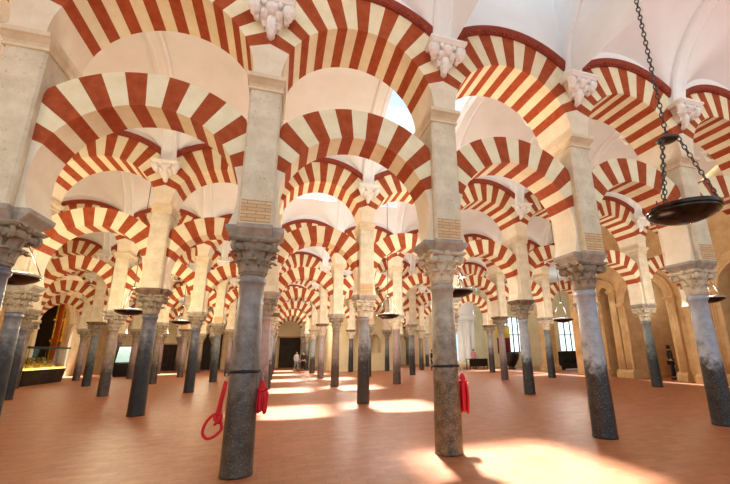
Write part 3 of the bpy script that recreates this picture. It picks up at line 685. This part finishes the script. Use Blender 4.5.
# ------------------------------------------------------------------ people and furniture far back
def skin_body(name, verts, edges, radii, mat, parent, sub=2):
    me=bpy.data.meshes.new(name); me.from_pydata(verts,edges,[]); o=bpy.data.objects.new(name,me); COL.objects.link(o)
    o.modifiers.new('Skin','SKIN'); s=o.modifiers.new('Sub','SUBSURF'); s.levels=sub; s.render_levels=sub
    for k,r in enumerate(radii): me.skin_vertices[0].data[k].radius=(r,r) if not isinstance(r,tuple) else r
    me.skin_vertices[0].data[0].use_root=True
    bpy.context.view_layer.update(); dg=bpy.context.evaluated_depsgraph_get(); nm=bpy.data.meshes.new_from_object(o.evaluated_get(dg)); 
    bpy.data.objects.remove(o); nm.name=name; nm.materials.clear(); nm.materials.append(mat)
    for p in nm.polygons: p.use_smooth=True
    return link(name,nm,parent)
def person(x,y,rz,label,top,legs,hair,stride=.12,seat=False,arm=0.0):
    t=thing('person',label,'person',(x,y,0),rz,None)
    hip=.92 if not seat else .52
    # joints: 0 pelvis 1 waist 2 chest 3 neckbase 4 neck 5 head 6 crown ; legs ; arms
    dz=hip-.92
    V=[(0,0,hip),(0,-.01,1.1+dz),(0,0,1.3+dz),(0,0.01,1.44+dz),(0,0,1.52+dz),(0,-.02,1.62+dz),(0,-.01,1.71+dz)]
    E=[(0,1),(1,2),(2,3),(3,4),(4,5),(5,6)]; R=[(.15,.11),(.135,.10),(.165,.11),(.09,.07),(.052,.055),(.078,.092),(.06,.07)]
    legs_i=[]
    for s in (-1,1):
        b=len(V); f=-s*stride
        if seat: V+= [(s*.10,-.05,hip-.03),(s*.11,-.45,hip-.02),(s*.11,-.42,.08),(s*.11,-.56,.035)]
        else: V+= [(s*.09,0,hip-.08),(s*.10,f*.6-.02,.5),(s*.10,f,.09),(s*.11,f-.15,.035)]
        E+=[(0,b),(b,b+1),(b+1,b+2),(b+2,b+3)]; R+=[.09,.062,.042,(.04,.032)]; legs_i.append(b)
    arms_i=[]
    for s in (-1,1):
        b=len(V); fw=-arm if s>0 else -.05
        V+=[(s*.18,.01,1.4+dz),(s*.23,.03+fw*.2,1.13+dz),(s*.23,-.06+fw,.90+dz+abs(fw)*.5),(s*.225,-.09+fw,.82+dz+abs(fw)*.5)]
        E+=[(3,b),(b,b+1),(b+1,b+2),(b+2,b+3)]; R+=[.058,.042,.03,(.034,.022)]; arms_i.append(b)
        h=b+3
        for q,(ox,oz,L) in enumerate(((-.02,-.02,.07),(-.007,-.025,.08),(.007,-.025,.075),(.02,-.02,.06))):
            c=len(V); V+=[(V[h][0],V[h][1]+ox,V[h][2]+oz-.02),(V[h][0]-s*.012,V[h][1]+ox-.01,V[h][2]+oz-.02-L)]; E+=[(h,c),(c,c+1)]; R+=[.009,.008]
        c=len(V); V+=[(V[h][0]-s*.01,V[h][1]-.035,V[h][2]-.01),(V[h][0]-s*.015,V[h][1]-.05,V[h][2]-.05)]; E+=[(h,c),(c,c+1)]; R+=[.010,.009]
    skin_body('body',V,E,R,M['skin'],t)
    grow=lambda r,k: tuple(q+k for q in r) if isinstance(r,tuple) else r+k
    # trousers and top as shells over the body
    iv=[0]+[b+k for b in legs_i for k in range(3)]; mp={v:k for k,v in enumerate(iv)}
    skin_body('trousers',[V[k] for k in iv],[(mp[a],mp[b]) for a,b in E if a in mp and b in mp],[grow(R[k],.018) for k in iv],legs,t)
    iv=[0,1,2,3]+[b+k for b in arms_i for k in range(3)]; mp={v:k for k,v in enumerate(iv)}
    skin_body('top',[V[k] for k in iv],[(mp[a],mp[b]) for a,b in E if a in mp and b in mp],[grow(R[k],.016) for k in iv],top,t)
    for s in (0,1):
        b=legs_i[s]; f=V[b+3]; m=MB(); m.loft([[(f[0]-.05,f[1]-.05,0),(f[0]+.05,f[1]-.05,0),(f[0]+.045,f[1]+.22,0),(f[0]-.045,f[1]+.22,0)],[(f[0]-.04,f[1]-.03,.06),(f[0]+.04,f[1]-.03,.06),(f[0]+.04,f[1]+.21,.1),(f[0]-.04,f[1]+.21,.1)]],0,True); m.build('shoe',M['black'],t)
    hz=1.655+dz
    m=MB(); prof=[(.09,-.10),(.098,-.02),(.094,.04),(.065,.085),(.02,.103)]
    m.lathe(prof,14,(0,.022,hz)); m.build('hair',hair,t)
    m=MB(); m.tube([(0,-.095,hz+.0),(0,-.118,hz-.035),(0,-.10,hz-.05)],[.008,.014,.01],6)
    for s in (-1,1): m.lathe([(.004,-.01),(.011,0),(.004,.01)],6,(s*.032,-.094,hz+.005))
    m.tube([(-.025,-.095,hz-.075),(.025,-.095,hz-.075)],.006,5); m.build('face',M['skin'],t)
    return t
c_grey=plain('grey_shirt',srgb(168,170,178),.8); c_pink=plain('pink_shirt',srgb(226,150,156),.8); c_den=plain('grey_trousers',srgb(120,124,134),.8); c_hair=plain('dark_hair',srgb(36,28,24),.6)
person(1.7,37.2,.4,'distant person in light grey clothes walking beside a person in black',c_grey,c_den,c_hair,.16)
person(2.35,37.3,-.2,'distant person in black clothes standing beside a person in grey',M['black'],M['black'],c_hair,.06)
person(12.95,31.2,.5,'distant person in black standing against a column in the middle',M['black'],M['black'],c_hair,.05)
person(17.3,31.75,.0,'person in a pink shirt standing behind the dark desk',c_pink,M['black'],c_hair,0,False,.25)
person(20.2,15.4,.9,'person in black standing in the dark doorway of right portal',M['black'],M['black'],c_hair,.08)
t=thing('desk','small black desk beside the pale clustered pier','desk',(17.1,30.9,0))
m=MB(); m.box(-.95,.95,-.35,.35,.85,.9); m.build('desktop',M['glassblack'],t)
m=MB(); m.box(-.9,.9,-.33,-.3,.25,.85); m.build('front_panel',M['glassblack'],t)
for sx in (-1,1):
    for sy in (-1,1): m=MB(); m.box(sx*.86-.03,sx*.86+.03,sy*.3-.03,sy*.3+.03,0,.85); m.build('leg',M['glassblack'],t)
# dark bench before the bright window, black urn, crimson banner
t=thing('bench','long black bench with high back before the bright window','bench',(23.1,26.0,0))
m=MB(); m.box(-1.0,1.0,-.3,.3,.42,.5); m.build('seat',M['glassblack'],t)
m=MB(); m.box(-1.0,1.0,.22,.3,.5,1.42); m.build('backrest',M['glassblack'],t)
m=MB(); m.box(-.98,.98,-.26,-.2,.08,.42); m.build('front_panel',M['glassblack'],t)
for s in (-1,1): m=MB(); m.box(s*.97-.05,s*.97+.05,-.3,.3,0,.9); m.build('end_panel',M['glassblack'],t)
t=thing('urn','big round black urn standing between columns at right rear','urn',(19.4,29,0))
m=MB(); m.lathe([(.3,0),(.32,.06),(.2,.15),(.4,.4),(.66,.9),(.7,1.2),(.72,1.38),(.6,1.4),(.55,1.2),(0,1.1)],24); m.build('vessel',M['glassblack'],t)
m=MB()
for k in range(14): a=k*PI/7; m.lathe([(.03,0),(.04,.05),(.01,.12)],6,(.67*cos(a),.67*sin(a),1.38))
m.build('rim_ornament',M['chain'],t)
t=thing('banner','crimson cloth banner with yellow upper panel hanging at right rear','banner',(20.5,31.6,0))
c_crim=plain('crimson_cloth',srgb(112,22,44),.8); c_yel=plain('yellow_cloth',srgb(228,214,90),.8)
def cloth(z0,z1,mat,nm):
    m=MB(); f=lambda u:.05*sin(u*9)
    rows=[[(-.7+1.4*u/16, f(u/16*2)+d, z) for u in range(17)] for z,d in ((z0,0),(z1,0))]; rowsb=[[(x,y+.02,z) for x,y,z in r] for r in rows]
    m.loft([rows[0]+rowsb[0][::-1],rows[1]+rowsb[1][::-1]],0,True); m.build(nm,mat,t)
cloth(1.3,2.75,c_crim,'crimson_panel'); cloth(2.75,3.8,c_yel,'yellow_panel')
m=MB(); m.tube([(-.75,.03,3.82),(.75,.03,3.82)],.03,8); m.tube([(0,.06,3.82),(0,.06,0)],.03,8); m.lathe([(.35,0),(.3,.05),(.05,.1)],14,(0,.06,0)); m.build('pole',M['brass'],t)

# ------------------------------------------------------------------ light
def warm(x,y,z,p,r=.25,col=(1,.85,.57)):
    l=bpy.data.lights.new('lamp_light','POINT'); l.energy=p; l.color=col; l.shadow_soft_size=r; link('lamp_light',l,None,(x,y,z))
NY=lambda k: ry(k)+B/2
WARM=[(-5.2,NY(0),3.5,560),(-5.2,NY(1),3.5,620),(-5.0,NY(2),3.5,540),(4.55,NY(1),3.5,520),(4.63,NY(0),3.5,620),(13.9,NY(1),3.5,420),(14.6,NY(0),3.5,420),
      (-5.2,NY(3),3.5,340),(4.6,NY(2),3.5,320),(14.2,NY(2),3.5,360),(4.6,NY(3),3.5,320),(14.2,NY(3),3.5,360),(-13,NY(1),3.5,170),(-13,NY(2),3.5,170),(-13,NY(3),3.5,150),(-5.2,NY(4),3.5,420),(2.6,NY(4),3.5,380),(-12,NY(4),3.5,200),(-13,NY(0),3.5,170),(13,NY(4),3.5,300),(-5.2,NY(-1),3.45,110)]  # no lamp hangs at these; points added as fill for arches and vaults
for w in WARM: warm(*w,.25,(1,.84,.54) if w[0]<0 else (1,.93,.80))
warm(XL-2.0,37.5,4.5,260,.2,(1,.66,.26)); warm(XR+2.6,15.6,4.5,90,.3,(1,.95,.88)); warm(XR+2.8,19.5,5,25); warm(26,27,6,350,.4,(.9,.96,1))  # portal glow, then added fill inside the right chapels, without fixtures
sun=bpy.data.lights.new('sun','SUN'); sun.energy=34; sun.angle=.07; sun.color=(.9,.98,1)
so=link('sun',sun); so.rotation_euler=Vector((-.2,-1,-2.05)).to_track_quat('-Z','Y').to_euler()
W=bpy.data.worlds.new('World'); S.world=W; W.use_nodes=True; bg=W.node_tree.nodes['Background']
bg.inputs['Color'].default_value=(.66,.87,1.0,1); bg.inputs['Strength'].default_value=1.65

# ------------------------------------------------------------------ camera (from a least-squares fit of 20 column bases)
cam=bpy.data.cameras.new('camera'); co=link('camera',cam); S.camera=co
cam.sensor_width=36; cam.sensor_fit='HORIZONTAL'; cam.lens=370.38326/730*36
cam.shift_x=-(396.8715-365)/730; cam.shift_y=(255.4671-242)/730; cam.clip_start=.05; cam.clip_end=300
r=(0.9549196,-0.29652927,-0.01410505); u=(-0.06158779,-0.24436443,0.96772567); f=(0.29040576,0.92323151,0.25161096)
Mx=Matrix(((r[0],u[0],-f[0],0),(r[1],u[1],-f[1],0),(r[2],u[2],-f[2],1.6),(0,0,0,1)))
co.matrix_world=Mx
S.view_settings.view_transform='Standard'; S.view_settings.look='None'; S.view_settings.gamma=1; S.view_settings.use_curve_mapping=False
S.view_settings.exposure=-0.42
